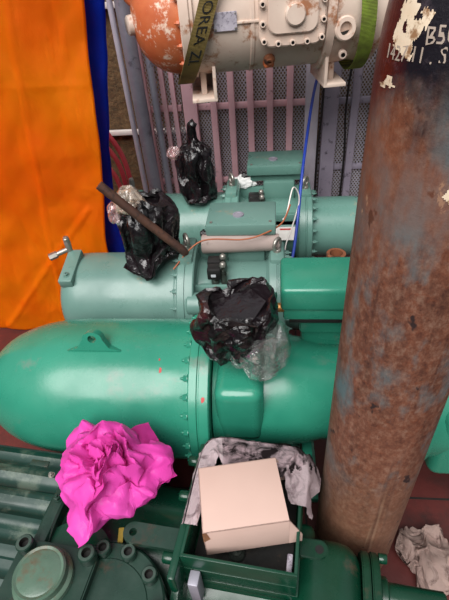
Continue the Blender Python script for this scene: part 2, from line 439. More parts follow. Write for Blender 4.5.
def bag_shape(prof, extra=1.3, sub=5, iters=60, seed=1, bend=.2, squash=1., lo=.86, hi=1.08):
    """film shrunk around a stem of heights prof=[(z, r)]"""
    zs = np.array([p[0] for p in prof]); rs = np.array([p[1] for p in prof])
    S, F = sphere_data(sub); z0, z1 = zs[0], zs[-1]
    rr = np.random.RandomState(seed)
    u = (S[:, 2] + 1) / 2; th = np.arctan2(S[:, 1], S[:, 0])
    Z = z0 + (z1 - z0) * (np.arccos(np.clip(-S[:, 2], -1, 1)) / PI)
    r = np.interp(Z, zs, rs)
    P = np.stack([r * np.cos(th), r * np.sin(th) * squash, Z], 1)
    rest = P.copy()
    def proj(Q, t):
        Q[:, 2] = np.clip(Q[:, 2], z0, z1 + .01)
        y = Q[:, 1] / squash
        rad = np.hypot(Q[:, 0], y) + 1e-9; R0 = np.interp(Q[:, 2], zs, rs)
        k = np.clip(rad, np.minimum(R0 * lo, R0), R0 * hi + .001) / rad
        top = np.interp(Q[:, 2], [z0, z0 + .02, z1 - .02, z1], [0, 1, 1, 0])
        k = np.where(k > 1, 1 + (k - 1) * top, k)
        Q[:, 0] *= k; Q[:, 1] *= k; return Q
    proj.rest = rest
    P = P + rr.normal(0, .002, P.shape)
    def L0(E):
        d = rest[E[:, 0]] - rest[E[:, 1]]; l = np.linalg.norm(d, axis=1) + 1e-9
        return l * (1.04 + (extra - 1) * (1 - np.abs(d[:, 2]) / l))
    for k in range(7):
        m_ = rr.randint(3, 11); tw = rr.uniform(-14, 14); ph = rr.uniform(0, 6)
        a = 1 + .045 * np.sin(m_ * th + tw * Z + ph)[:, None] * np.array([1, 1, 0]); P = P * np.where(np.array([1, 1, 0]), a, 1)
    P = relax(P, F, L0, proj, iters, bend, jit=.0006, seed=seed)
    return P, F

# ------------------------------------------------------------------ setting
b = BM(); box(b, (0, 1.0, -.03), (5.0, 4.4, .06), 0); struct('floor', b, 'floor', 'dark oxide red painted steel floor with plate seams')
b = BM()
for x in (.1, 1.3, -1.1): box(b, (x, 1.0, .0006), (.006, 4.4, .0012), 0)
box(b, (0, .74, .0006), (5.0, .006, .0012), 0)
struct('trim_1', b, 'void', 'dark seam lines between the red floor plates')
b = BM(); box(b, (0, 2.56, .9), (5.0, .08, 1.8), 0); struct('wall_back', b, 'wall', 'rough brown gritty wall behind the fence and pipes')
b = BM()
for z in (1.187, .586): box(b, (-.9, 2.50, z), (1.0, .03, .026), .004)
struct('trim_2', b, 'white_rail', 'two thin white horizontal rails on the brown wall')
b = BM(); box(b, (.05, 1.75, 1.80), (3.0, .14, .16), .006); struct('trim_3', b, 'galv', 'overhead steel beam carrying the webbing slings')

# ------------------------------------------------------------------ fence
def fence(label, x0, x1, bars, rails, barmat, y=2.2, z1=1.46, pale=None):
    t = thing('fence_panel', label, 'fence', ((x0 + x1) / 2, y, 0), 0, 'slatted fence panels'); cx = (x0 + x1) / 2
    b = BM(); box(b, (0, .03, z1 / 2 + .02), (x1 - x0, .003, z1 - .06), 0); obj('mesh_sheet', b, 'mesh', t, 0)
    for q, (x, w) in enumerate(bars):
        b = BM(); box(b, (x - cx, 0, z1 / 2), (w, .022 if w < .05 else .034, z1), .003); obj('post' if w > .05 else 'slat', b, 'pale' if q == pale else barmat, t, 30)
    for z in rails:
        b = BM(); box(b, (0, .018, z), (x1 - x0 - .005, .014, .028), .002); obj('rail', b, barmat, t, 30)
    return t
fence('narrow dusty pink fence panel of thin close slats beside the grey pipes', -.605, -.432, [(-.59, .02), (-.55, .022), (-.507, .022), (-.462, .022)], (.784, .415, .1), 'pink_bar')
fence('wide dusty pink slatted fence panel with perforated sheet behind the teal compressor', -.424, .212, [(-.387, .066), (-.277, .03), (-.192, .03), (-.104, .03), (-.014, .03), (.077, .03), (.178, .062)], (.784, .415, .1), 'pink_bar', pale=6)
fence('grey lilac fence panel with shade in its colour between the pink panel and the gas cylinder', .222, .62, [(.268, .07), (.378, .036), (.47, .036), (.58, .066)], (.772, .452, .1), 'lilac_bar', y=2.23)
for x, y, r, m, l in ((-.655, 2.12, .0125, 'pale', 'thin pale lilac upright pipe nearest the blue tarpaulin'), (-.598, 2.1, .031, 'galv', 'thick grey galvanised upright pipe, middle of the three'), (-.532, 2.125, .016, 'galv', 'slim grey upright pipe beside the pink fence slats')):
    b = BM(); lathe(b, [(0, r * 1.25), (.02, r * 1.25), (.021, r), (1.43, r), (1.43, r * .85), (1.40, r * .85)], seg=24, cap=False)
    o = obj('metal_pipe', b, m, None, 40); o.location = (x, y, 0); tag(o, l, 'pipe', 'upright pipes beside the fence')

# ------------------------------------------------------------------ tarpaulins
def tarp(label, edge, xl, y, mat, seed, nx, nz, z0, z1, amp, creases=()):
    b = BM(); g = []
    zs = [e[0] for e in edge]; xs = [e[1] for e in edge]
    for j in range(nz + 1):
        z = z0 + (z1 - z0) * j / nz; xr = float(np.interp(z, zs, xs)); row = []
        for i in range(nx + 1):
            u = i / nx; x = xl + (xr - xl) * u + .006 * noise.noise((0, z * 6, seed)) * u
            d = amp * (noise.noise((x * 3.2, z * 1.1, seed)) * 1.1 + .5 * noise.noise((x * 7 + z * 2, z * 3, seed + 5)) + .22 * noise.noise((x * 16, z * 9 - x * 6, seed + 9)))
            for (ax, az, bx, bz, w, h) in creases:
                vx, vz = bx - ax, bz - az; L2 = vx * vx + vz * vz; tt = ((x - ax) * vx + (z - az) * vz) / L2
                if -.05 < tt < 1.05:
                    dd = abs((x - ax) * vz - (z - az) * vx) / math.sqrt(L2); d -= h * max(0, 1 - dd / w)
            row.append(b.verts.new((x, y + d, z)))
        g.append(row)
    Q = facets(np.array([v.co[:] for v in b.verts]), seed, [(.55, .020, 4), (.22, .007, 6), (.09, .0028, 8)]); b.verts.ensure_lookup_table()
    for v, q in zip(b.verts, Q): v.co = (v.co.x + (q[0] - v.co.x) * .5, q[1], v.co.z)
    for j in range(nz):
        for i in range(nx): b.faces.new((g[j][i], g[j][i + 1], g[j + 1][i + 1], g[j + 1][i]))
    bmesh.ops.solidify(b, geom=b.faces[:], thickness=.0015)
    return tag(obj('tarpaulin', b, mat, None, 180), label, 'tarpaulin')
tarp('large bright orange tarpaulin hanging at the left behind the compressor ends', [(.0, -.70), (.498, -.663), (.9, -.592), (1.296, -.536), (1.5, -.515)], -2.0, 1.5, 'orange', 3, 150, 150, .004, 1.5, .028,
     [(-.95, .2, -.745, 1.45, .010, .006), (-1.6, 1.08, -.53, 1.075, .007, .004), (-.64, .9, -.62, 1.35, .008, .004), (-1.25, .05, -.72, .62, .014, .008), (-.69, 1.1, -.675, 1.22, .005, .005)])
tarp('narrow blue tarpaulin strip showing behind the right edge of the orange one', [(0, -.64), (.34, -.70), (.40, -.62), (.47, -.617), (.60, -.622), (.947, -.564), (1.289, -.485), (1.5, -.46)], -1.3, 1.565, 'blue', 11, 60, 120, .004, 1.5, .016)

# ------------------------------------------------------------------ red hoses
for pts, l in (([(-.86, 2.02, .90), (-.735, 1.95, .78), (-.672, 1.93, .66), (-.655, 1.9, .50), (-.68, 1.86, .3), (-.70, 1.86, .012)], 'red hose of the outer arc beside the blue tarpaulin'),
               ([(-.88, 2.04, .83), (-.765, 1.97, .72), (-.705, 1.95, .62), (-.688, 1.92, .48), (-.71, 1.9, .25), (-.74, 1.9, .012)], 'red hose of the middle arc beside the blue tarpaulin'),
               ([(-.90, 2.06, .72), (-.79, 1.99, .62), (-.738, 1.97, .54), (-.72, 1.94, .42), (-.76, 1.93, .2), (-.80, 1.93, .012)], 'red hose of the lowest inner arc beside the blue tarpaulin')):
    b = BM(); tube(b, pts, .0115, 12); tag(obj('rubber_hose', b, 'red_hose', None, 60), l, 'hose', 'red hoses by the tarpaulin')

# ------------------------------------------------------------------ the two mid compressors (same model)
def lifting_eye(parent, x, y, z, axis=(1, .35, 0), s=1., mat='steel'):
    b = BM(); torus(b, (x, y, z + .03 * s), axis, .019 * s, .0062 * s); cyl(b, (x, y, z - .006), (x, y, z + .012 * s), .013 * s, 20, .002)
    return obj('lifting_eye', b, mat, parent, 60)
def semi_compressor(label, x0, y0, body, z0=.388):
    t = thing('compressor', label, 'compressor', (x0, y0, 0), 0, 'matching mid-size compressors')
    ax = lambda prof, seg=64: lathe(BM(), prof, (0, 0, z0), (1, 0, 0), seg)
    obj('motor_housing', ax([(-.475, .06), (-.472, .10), (-.46, .135), (-.445, .15), (-.42, .158), (-.39, .16), (-.05, .16), (-.045, .165), (-.03, .165)], 72), body, t, 35)
    b = ax([(-.034, .194), (-.03, .198), (-.008, .198), (-.007, .194), (-.003, .194), (-.002, .198), (.02, .198), (.024, .194)], 72); box(b, (-.007, .0, z0 + .165), (.05, .14, .085), .01)
    cyl(b, (.0, -.15, z0 + .08), (.06, -.15, z0 + .08), .04, 24, .006)
    obj('motor_flange', b, body, t, 35)
    b = ax([(.016, .15), (.03, .135), (.10, .128), (.26, .128), (.27, .14)])
    box(b, (.15, -.01, z0 + .06), (.26, .19, .10), .02); box(b, (.15, .075, z0 + .11), (.262, .022, .11), .006)
    box(b, (.15, -.098, z0 + .085), (.262, .014, .07), .005); box(b, (.06, -.115, z0 + .03), (.055, .07, .09), .02)
    obj('rotor_housing', b, body, t, 35)
    b = ax([(.27, .165), (.273, .168), (.296, .168), (.298, .164), (.302, .164), (.304, .168), (.322, .168), (.326, .164)]); box(b, (.298, .02, z0 + .145), (.05, .12, .07), .01)
    obj('discharge_flange', b, body, t, 35)
    obj('end_cover', ax([(.326, .132), (.345, .129), (.50, .129), (.53, .124), (.55, .11), (.56, .08), (.565, 0)]), body, t, 35)
    ring(t, -.034, 0, z0, .182, range(-30, 150, 18), (-1, 0, 0), r=.0075, h=.014, mat=body)
    ring(t, .326, 0, z0, .152, range(-30, 150, 18), (1, 0, 0), r=.0075, h=.014, mat=body)
    # terminal box on its pedestal
    tb = BM(); box(tb, (.175, .122, z0 + .213), (.212, .128, .036), .003); tb_o = obj('terminal_box', tb, body, t, 30)
    b = BM(); box(b, (.175, .115, z0 + .251), (.238, .168, .042), .006); lid = obj('box_lid', b, body, tb_o, 30)
    b = BM(); lathe(b, [(0, .0195), (.004, .019), (.0045, .0145), (.003, .014), (.003, 0)], (.165, .10, z0 + .272), seg=28); obj('round_emblem', b, 'galv', lid, 40)
    for s in (-1, 1):
        b = BM(); cyl(b, (.175 + s * .10, .05, z0 + .27), (.175 + s * .10, .05, z0 + .275), .005, 12); obj('lid_screw', b, 'steel', lid, 40)
    b = BM(); cyl(b, (.065, .075, z0 + .215), (.03, .075, z0 + .215), .011, 16, .002); cyl(b, (.045, .075, z0 + .215), (.038, .075, z0 + .215), .016, 6); obj('cable_gland', b, 'black', tb_o, 40)
    b = BM(); box(b, (.19, .09, z0 + .155), (.135, .10, .09), .012); obj('box_pedestal', b, body, t, 30)
    for k, (x, y) in enumerate(((.090, -.075), (.086, -.028))):
        b = BM(); box(b, (x, y, z0 + .158), (.046, .040, .042), .005); c = obj('solenoid_coil', b, 'black', t, 30)
        b = BM(); box(b, (x - .002, y - .0205, z0 + .155), (.016, .001, .01), 0); obj('coil_label', b, 'silver_sticker', c, 0)
        b = BM(); cyl(b, (x, y, z0 + .10), (x, y, z0 + .14), .014, 16); cyl(b, (x + .03, y, z0 + .11), (x + .03, y, z0 + .17), .011, 16, .002); lathe(b, [(0, .0135), (.012, .0135), (.016, .009), (.017, 0)], (x + .03, y, z0 + .17), seg=6)
        obj('valve_stem', b, 'dark_steel', c, 40)
        b = BM(); lathe(b, [(0, .010), (.01, .010), (.014, .006), (.015, 0)], (x + .03, y - .004, z0 + .184), seg=12); obj('silver_cap', b, 'steel', c, 50)
    lifting_eye(t, -.007, .0, z0 + .207, (1, .5, 0)); lifting_eye(t, .298, .01, z0 + .179, (1, -.6, 0))
    # bracket and service valve on the motor end
    b = BM(); box(b, (-.425, -.035, z0 + .150), (.05, .15, .036), .006, (14, 0, 0)); br = obj('end_bracket', b, body, t, 30)
    b = BM(); cyl(b, (-.445, .03, z0 + .165), (-.445, .03, z0 + .235), .011, 16, .002); lathe(b, [(0, .013), (.012, .013), (.016, .010), (.028, .010), (.03, .007)], (-.445, .03, z0 + .21), seg=6)
    cyl(b, (-.445, .03, z0 + .19), (-.50, .0, z0 + .178), .009, 14, .001); cyl(b, (-.485, .008, z0 + .181), (-.51, -.005, z0 + .176), .013, 6)
    obj('service_valve', b, 'steel', br, 40)
    bolt(br, (-.425, -.085, z0 + .156), (0, -.2, 1), r=.009, h=.009, mat=body)
    for x in (-.30, .22):
        b = BM(); box(b, (x, 0, z0 - .14), (.07, .28, .02), .004); box(b, (x, -.10, (z0 - .14) / 2), (.06, .05, z0 - .14), .004); box(b, (x, .10, (z0 - .14) / 2), (.06, .05, z0 - .14), .004)
        box(b, (x, 0, z0 - .10), (.03, .2, .08), .004); obj('mounting_foot', b, body, t, 30)
    # data tag on the side of the housing
    b = BM(); box(b, (.215, -.128, z0 + .045), (.085, .002, .055), 0, (-25, 0, 0)); tg = obj('paper_tag', b, 'paper', t, 0, 'white paper data tag')
    b = BM(); box(b, (.215, -.1215, z0 + .062), (.045, .002, .006), 0, (-25, 0, 0)); obj('red_print', b, 'red_ink', tg, 0)
    return t
C2 = semi_compressor('teal green compressor farthest back, directly before the pink fence', -.165, 1.76, 'teal')
C3 = semi_compressor('pale sage compressor between the bright green one and the rear teal one', -.285, 1.285, 'sage')
for ch in list(C3.children):
    if ch.name.startswith('paper_tag'):
        for g in list(ch.children): bpy.data.objects.remove(g)
        bpy.data.objects.remove(ch)
# rust runs on the rear machine
b = BM(); lathe(b, [(0, .024), (.07, .024), (.071, .031), (.084, .031), (.085, .021), (.01, .02)], (.488, -.04, .388 + .118), seg=28, cap=False); obj('pipe_stub', b, 'rust', C3, 40, 'open rusty brown pipe stub')

# white foam lump on the rear machine's deck
b = BM(); bmesh.ops.create_icosphere(b, subdivisions=4, radius=1)
for v in b.verts:
    n = v.co.copy(); k = 1 + .35 * noise.noise(n * 2.3) + .12 * noise.noise(n * 6); v.co = Vector((n.x * .048, n.y * .02, max(n.z, -.6) * .034)) * k
o = tag(obj('foam_lump', b, 'foam', None, 60), 'lump of white foam on the rim of the rear teal compressor', 'foam'); o.location = (-.122, 1.835, .388 + .184)

# grey insulation tube
b = BM(); lathe(b, [(0, .031), (.003, .033), (.262, .029), (.265, .027), (.265, .013), (.20, .013)], (-.245, 1.318, .586), (.268, .006, .0), 32, cap=False)
lathe(b, [(0.0, .031), (0.0, .014), (.05, .014)], (-.245, 1.318, .586), (.268, .006, .0), 32, cap=False)
tag(obj('insulation_tube', b, 'foam_tube', None, 50), 'short grey foam insulation tube lying before the sage compressor\'s terminal box', 'tube')

# rusty rod
b = BM(); tube(b, [(-.492, 1.16, .889), (-.43, 1.168, .815), (-.36, 1.178, .732), (-.288, 1.188, .648), (-.283, 1.19, .638)], .0135, 14, 4)
rod = tag(obj('steel_rod', b, 'rod', None, 50), 'rusty brown steel rod leaning over the black wrapped valve of the sage compressor', 'rod')

# cables
def cable(name, pts, r, mat, label, cat='cable'):
    b = BM(); tube(b, pts, r, 8, 10); return tag(obj(name, b, mat, None, 60), label, cat)
cable('power_cable', [(.245, 2.17, 1.40), (.225, 2.15, 1.05), (.168, 2.0, .88), (.118, 1.72, .69), (.098, 1.58, .56), (.078, 1.48, .44), (.06, 1.43, .40)], .0062, 'blue_cable', 'blue cable running down past the rear teal compressor\'s right flange')
cable('black_cable', [(.23, 2.19, 1.44), (.222, 2.18, 1.1), (.226, 2.18, .8), (.214, 2.18, .5), (.22, 2.18, .008)], .005, 'black', 'thin black cable between the pink fence and the lilac fence')
cable('black_cable', [(.352, 2.2, 1.44), (.345, 2.2, 1.0), (.335, 2.2, .75), (.348, 2.2, .5), (.34, 2.2, .008)], .005, 'black', 'thin black cable hanging on the lilac fence next to the gas cylinder')
cable('lead_wire', [(-.33, 1.20, .565), (-.24, 1.262, .632), (-.10, 1.28, .626), (-.03, 1.30, .635), (.03, 1.36, .64), (.06, 1.45, .66)], .0028, 'orange_wire', 'brown wire trailing across the grey insulation tube')
cable('lead_wire', [(.035, 1.42, .62), (.05, 1.50, .60), (.075, 1.585, .66), (.10, 1.60, .60), (.07, 1.56, .49), (.05, 1.51, .46), (.04, 1.45, .42)], .0026, 'white_wire', 'white wire looping beside the blue cable')

# ------------------------------------------------------------------ bright green compressor
def green_compressor():
    y0, z0 = .870, .364
    t = thing('compressor', 'large glossy bright green compressor with a domed motor end across the middle', 'compressor', (0, y0, 0))
    ax = lambda prof, seg=96: lathe(BM(), prof, (0, 0, z0), (1, 0, 0), seg)
    pr = []
    for k in range(15):
        a = R(90 * k / 14); pr.append((-.56 - .30 * math.cos(a), .206 * math.sin(a) ** .72))
    obj('motor_housing', ax(pr + [(-.40, .206), (-.23, .206), (-.222, .209), (-.215, .209)]), 'green', t, 35)
    b = ax([(-.218, .219), (-.215, .222), (-.196, .222), (-.194, .218), (-.191, .218), (-.189, .222), (-.166, .222), (-.163, .218)]); obj('motor_flange', b, 'green', t, 30)
    ring(t, -.218, 0, z0, .212, range(-35, 150, 13), (-1, 0, 0), r=.0085, h=.013, mat='green')
    b = ax([(-.16, .175), (-.13, .166), (-.08, .164), (.03, .160), (.09, .152), (.13, .141), (.35, .138), (.36, .15)])
    box(b, (-.088, -.08, z0 + .075), (.125, .18, .20), .028, seg=4); box(b, (-.088, 0, z0 + .14), (.12, .12, .09), .015)
    obj('rotor_housing', b, 'green', t, 40)
    # raised casting line
    b = BM(); box(b, (.20, .09, z0 + .15), (.24, .06, .14), .015, (0, 0, 0), 3); obj('box_pedestal', b, 'green', t, 40)
    b = BM(); box(b, (.19, .05, z0 + .31), (.33, .13, .05), .006); tb = obj('terminal_box', b, 'green', t, 30)
    b = BM(); box(b, (.19, .05, z0 + .353), (.345, .145, .07), .012, seg=3); obj('box_lid', b, 'green', tb, 30)
    b = BM(); cyl(b, (.03, -.0, z0 + .315), (-.012, -.0, z0 + .315), .012, 16, .002); cyl(b, (.008, 0, z0 + .315), (-.004, 0, z0 + .315), .018, 6); obj('cable_gland', b, 'brass', tb, 40)
    b = BM(); box(b, (.19, -.005, z0 + .278), (.30, .012, .014), .002); obj('box_shadow_line', b, 'black', tb, 30)  # black strip stands in for the shadow line under the box
    b = BM(); box(b, (.20, .07, z0 + .24), (.26, .07, .10), .01); obj('box_neck', b, 'green', t, 30)
    # lifting lug with a hole
    prof = []
    for k in range(11):
        a = R(180 * k / 10); prof.append((.022 * math.cos(a), .026 + .018 * math.sin(a)))
    m = Matrix(((1, 0, 0), (0, .3, -.95), (0, .95, .3)))
    b = BM(); inner = [(.009 * math.cos(2 * PI * k / 16), .028 + .009 * math.sin(2 * PI * k / 16)) for k in range(16)]
    out = [(.058, 0)] + [(.034, .006)] + prof + [(-.034, .006), (-.058, 0)]
    tb2 = BM(); vo = [tb2.verts.new((x, y, 0)) for x, y in out]; vi = [tb2.verts.new((x, y, 0)) for x, y in inner]
    eo = [tb2.edges.new((vo[i], vo[(i + 1) % len(vo)])) for i in range(len(vo))] + [tb2.edges.new((vi[i], vi[(i + 1) % 16])) for i in range(16)]
    bmesh.ops.triangle_fill(tb2, edges=eo, use_beauty=True)
    r = bmesh.ops.extrude_face_region(tb2, geom=tb2.faces[:]); bmesh.ops.translate(tb2, vec=(0, 0, .018), verts=[v for v in r['geom'] if isinstance(v, bmesh.types.BMVert)])
    bmesh.ops.scale(tb2, vec=(1.3, 1.25, 1.2), verts=tb2.verts); bmesh.ops.transform(tb2, matrix=m.to_4x4(), verts=tb2.verts); bmesh.ops.translate(tb2, vec=(-.485, -.03, z0 + .197), verts=tb2.verts)
    obj('lifting_lug', merge(b, tb2), 'green', t, 30)
    # discharge end, seen again to the right of the gas cylinder
    b = ax([(.36, .185), (.365, .19), (.40, .19), (.402, .18), (.55, .18), (.60, .17), (.63, .13), (.64, 0)]); obj('discharge_end', b, 'green', t, 30)
    b = BM(); box(b, (.55, -.10, z0 - .02), (.26, .16, .26), .03, seg=4); obj('oil_separator', b, 'green', t, 40)
    for x in (-.40, .1, .66):
        b = BM(); box(b, (x, 0, .012), (.08, .32, .024), .004); box(b, (x, 0, .11), (.03, .24, .2), .004); obj('mounting_foot', b, 'green', t, 30)
    # red primer chips
    for (x, phi, s) in ((-.295, 62, .006), (-.178, 42, .007), (-.13, 40, .0), (-.30, 70, .003)):
        if not s: continue
        rr = .2063 if x < -.2 else .2222
        b = BM(); vs = [b.verts.new((s * .8 * math.cos(2 * PI * k / 9) * rnd.uniform(.6, 1.2), s * 1.5 * math.sin(2 * PI * k / 9) * rnd.uniform(.6, 1.2), 0)) for k in range(9)]; b.faces.new(vs)
        mm = frame_from((0, -math.cos(R(phi)), math.sin(R(phi)))); bmesh.ops.transform(b, matrix=mm.to_4x4(), verts=b.verts)
        bmesh.ops.translate(b, vec=(x, -math.cos(R(phi)) * rr, z0 + math.sin(R(phi)) * rr), verts=b.verts); bmesh.ops.solidify(b, geom=b.faces[:], thickness=.0004); obj('paint_chip', b, 'chip_red', t, 0, 'chipped spot of red primer')
    return t
C4 = green_compressor()

# ------------------------------------------------------------------ near dark green compressor (open terminal box)
def near_compressor():
    t = thing('compressor', 'dark green oily compressor nearest the camera with an open terminal box', 'compressor', (-.10, .42, 0), -6)
    y0, z0 = 0, .18
    ax = lambda prof, seg=80: lathe(BM(), prof, (0, y0, z0), (1, 0, 0), seg)
    # ribbed motor: ribs run along the axis
    b = BM(); ns = 180; rings = []
    for x, k in ((-.74, .8), (-.72, 1), (-.44, 1), (-.425, .97)):
        rg = []
        for i in range(ns):
            a = 2 * PI * i / ns; w = math.cos(a * 22); rr = (.206 + .012 * max(-.6, min(.6, w * 1.6))) * k
            # squared-off section
            sq = (abs(math.cos(a)) ** 5 + abs(math.sin(a)) ** 5) ** (-1 / 5); rr *= .5 + .5 * sq
            rg.append(b.verts.new((x, -rr * math.cos(a), z0 + rr * math.sin(a))))
        rings.append(rg)
    for p, q in zip(rings, rings[1:]):
        for i in range(ns): b.faces.new((p[i], p[(i + 1) % ns], q[(i + 1) % ns], q[i]))
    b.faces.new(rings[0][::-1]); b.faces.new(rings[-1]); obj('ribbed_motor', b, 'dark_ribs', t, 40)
    b = ax([(-.425, .236), (-.42, .24), (-.395, .24), (-.39, .236)]); box(b, (-.408, .03, z0 + .19), (.034, .32, .10), .012); obj('motor_flange', b, 'dark_worn', t, 35)
    for y, z in ((.17, .421), (.10, .421), (.02, .421)): bolt(t, (-.408, y, z), (0, 0, 1), r=.008, h=.009, mat='dark_worn')
    b = BM(); box(b, (-.50, .10, z0 + .236), (.05, .016, .004), .0015); obj('casting_plate', b, 'dark_worn', t, 30)
    for x, y in ((-.455, .075), (-.425, .14)): bolt(t, (x, y, z0 + .235), (0, 0, 1), r=.006, h=.008, mat='steel')
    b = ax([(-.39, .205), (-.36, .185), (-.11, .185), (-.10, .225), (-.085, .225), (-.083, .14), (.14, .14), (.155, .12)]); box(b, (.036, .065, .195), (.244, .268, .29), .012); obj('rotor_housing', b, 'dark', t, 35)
    # flange plate flush with the box, with bolts pointing left
    b = BM(); box(b, (-.093, .045, z0 + .155), (.018, .31, .215), .006); fl = obj('box_flange', b, 'dark', t, 30)
    for y in (.165, .075, -.06, .235): 
        if y < .22: bolt(fl, (-.102, y, z0 + .232), (-1, 0, 0), r=.0125, h=.024, mat='dark', kind='socket')
    # lug plate with a hole
    out = [(0, -.022)] + [(-.098 + .022 * math.cos(R(a)), .022 * math.sin(R(a))) for a in range(270, 89, -15)] + [(0, .022)]
    tb2 = BM(); vo = [tb2.verts.new((x, y, 0)) for x, y in out]; vi = [tb2.verts.new((-.098 + .0085 * math.cos(2 * PI * k / 18), .0085 * math.sin(2 * PI * k / 18), 0)) for k in range(18)]
    eo = [tb2.edges.new((vo[i], vo[(i + 1) % len(vo)])) for i in range(len(vo))] + [tb2.edges.new((vi[i], vi[(i + 1) % 18])) for i in range(18)]
    bmesh.ops.triangle_fill(tb2, edges=eo, use_beauty=True)
    r = bmesh.ops.extrude_face_region(tb2, geom=tb2.faces[:]); bmesh.ops.translate(tb2, vec=(0, 0, .014), verts=[v for v in r['geom'] if isinstance(v, bmesh.types.BMVert)])
    bmesh.ops.translate(tb2, vec=(-.102, -.030, z0 + .240), verts=tb2.verts); obj('lifting_lug', tb2, 'dark_worn', t, 30)
    # open terminal box
    x0, x1, ya, yb, za, zb, w = -.084, .153, -.064, .202, .335, .452, .007
    b = BM()
    box(b, ((x0 + x1) / 2, ya, (za + zb) / 2), (x1 - x0, w, zb - za), .0018); box(b, ((x0 + x1) / 2, yb, (za + zb) / 2), (x1 - x0, w, zb - za), .0018)
    box(b, (x0 + w / 2, (ya + yb) / 2, (za + zb) / 2), (w, yb - ya, zb - za), .0018); box(b, (x1 - w / 2, (ya + yb) / 2, (za + zb) / 2), (w, yb - ya, zb - za), .0018)
    box(b, ((x0 + x1) / 2, (ya + yb) / 2, za - .004), (x1 - x0 + .01, yb - ya + .01, .03), .004)
    box(b, ((x0 + x1) / 2, ya - .003, za + .06), (x1 - x0 - .004, .004, .004), .001)
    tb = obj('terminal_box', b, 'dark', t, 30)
    b = BM(); box(b, ((x0 + x1) / 2, (ya + yb) / 2, za + .014), (x1 - x0 - .02, yb - ya - .02, .008), .001); obj('grimy_floor', b, 'void', tb, 0, 'black oily bottom of the terminal box')
    for x, y in ((.02, -.01), (.07, .03), (.02, .07), (.09, .10), (-.04, .03), (-.03, .11)):
        b = BM(); lathe(b, [(0, .018), (.012, .018), (.02, .011), (.024, .011), (.024, .006), (.045, .006), (.046, .004)], (x, y, za + .016), seg=16); obj('terminal_stud', b, 'dark_steel', tb, 40)
    b = BM(); box(b, (.136, -.035, za + .045), (.012, .045, .07), .003); obj('junction_plate', b, 'lilac_plate', tb, 30)
    b = BM(); box(b, (-.055, -.085, za + .015), (.022, .03, .10), .003); obj('steel_bracket', b, 'galv', t, 30, 'small grey steel bracket on the box front')
    # round bolted cover and square plate with a cap, on top at the left
    rc = (-.228, -.178); zt = .408
    b = BM(); lathe(b, [(-.05, .135), (0, .135), (.012, .134), (.016, .130), (.016, .10), (.018, .098), (.018, 0)], (rc[0], rc[1], zt - .018), seg=64); cov = obj('round_cover', b, 'dark_worn', t, 30)
    for a in (8, 42, 76, 105, 140, -25): bolt(cov, (rc[0] + .115 * math.cos(R(a)), rc[1] + .115 * math.sin(R(a)), zt - .002), (0, 0, 1), r=.0165, h=.02, mat='dark_worn', kind='socket')
    pc = (-.348, -.137)
    b = BM(); prism(b, rrect(.178, .165, .02, 5), .026, (pc[0], pc[1] - .022, zt - .006), bev=.003); pl = obj('square_plate', b, 'dark_worn', t, 30)
    for dx, dy in ((-.071, .043), (.071, .045), (-.071, -.09), (.071, -.09)): bolt(pl, (pc[0] + dx, pc[1] + dy, zt + .02), (0, 0, 1), r=.0185, h=.024, mat='dark_worn', kind='socket')
    b = BM(); lathe(b, [(0, .060), (.012, .060), (.016, .057), (.018, .0535), (.034, .0525), (.038, .049), (.036, .044), (.038, .040), (.0385, 0)], (pc[0] - .004, pc[1] - .008, zt + .018), seg=48); obj('round_cap', b, 'cap', pl, 30)
    b = BM(); cyl(b, (pc[0] + .02, -.1, .2), (pc[0] + .02, -.1, zt - .01), .09, 40); obj('valve_boss', b, 'dark', t, 40)
    b = BM(); box(b, (-.236, -.035, z0 + .215), (.012, .05, .004), .001, (0, 0, 15)); obj('ochre_strip', b, 'ochre', t, 0, 'small ochre yellow strip')
    # right end
    b = BM(); prism(b, [(-.04, -.021)] + [(.022 * math.cos(R(a)) + .0, .022 * math.sin(R(a))) for a in range(-75, 76, 15)] + [(-.04, .021)], .008, (.196, .030, .345), bev=.003); lug = obj('end_lug', b, 'dark', t, 30)
    b = BM(); cyl(b, (.198, .030, .352), (.198, .030, .3535), .0095, 20); obj('lug_hole', b, 'black', lug, 0, 'black hole')
    b = BM(); box(b, (.215, -.045, .215), (.155, .235, .27), .055, seg=6); box(b, (.16, -.03, .25), (.06, .26, .15), .02, seg=3); obj('end_housing', b, 'dark', t, 50)
    b = BM(); prism(b, rrect(.24, .24, .06, 6), .018, (.292, -.045, .205), Matrix(((0, 0, 1), (1, 0, 0), (0, 1, 0))), .003); prism(b, rrect(.24, .24, .06, 6), .018, (.3125, -.045, .205), Matrix(((0, 0, 1), (1, 0, 0), (0, 1, 0))), .003); obj('end_flange', b, 'dark', t, 30)
    for y, z in ((.052, .305), (-.09, .305), (-.14, .26)): bolt(t, (.3305, y, z), (1, 0, 0), r=.011, h=.018, mat='dark', kind='socket')
    b = BM(); cyl(b, (.32, -.012, .262), (.47, -.012, .262), .032, 28, .003); cyl(b, (.332, -.012, .262), (.35, -.012, .262), .042, 28, .003); obj('outlet_pipe', b, 'dark', t, 40)
    for x in (-.62, -.05, .22):
        b = BM(); yc, d = (-.055, .22) if x > .1 else (-.01, .34); box(b, (x, yc, .01), (.08, d, .02), .004); box(b, (x, yc, .06), (.03, d * .7, .1), .004); obj('mounting_foot', b, 'dark', t, 30)
    return t
C5 = near_compressor()

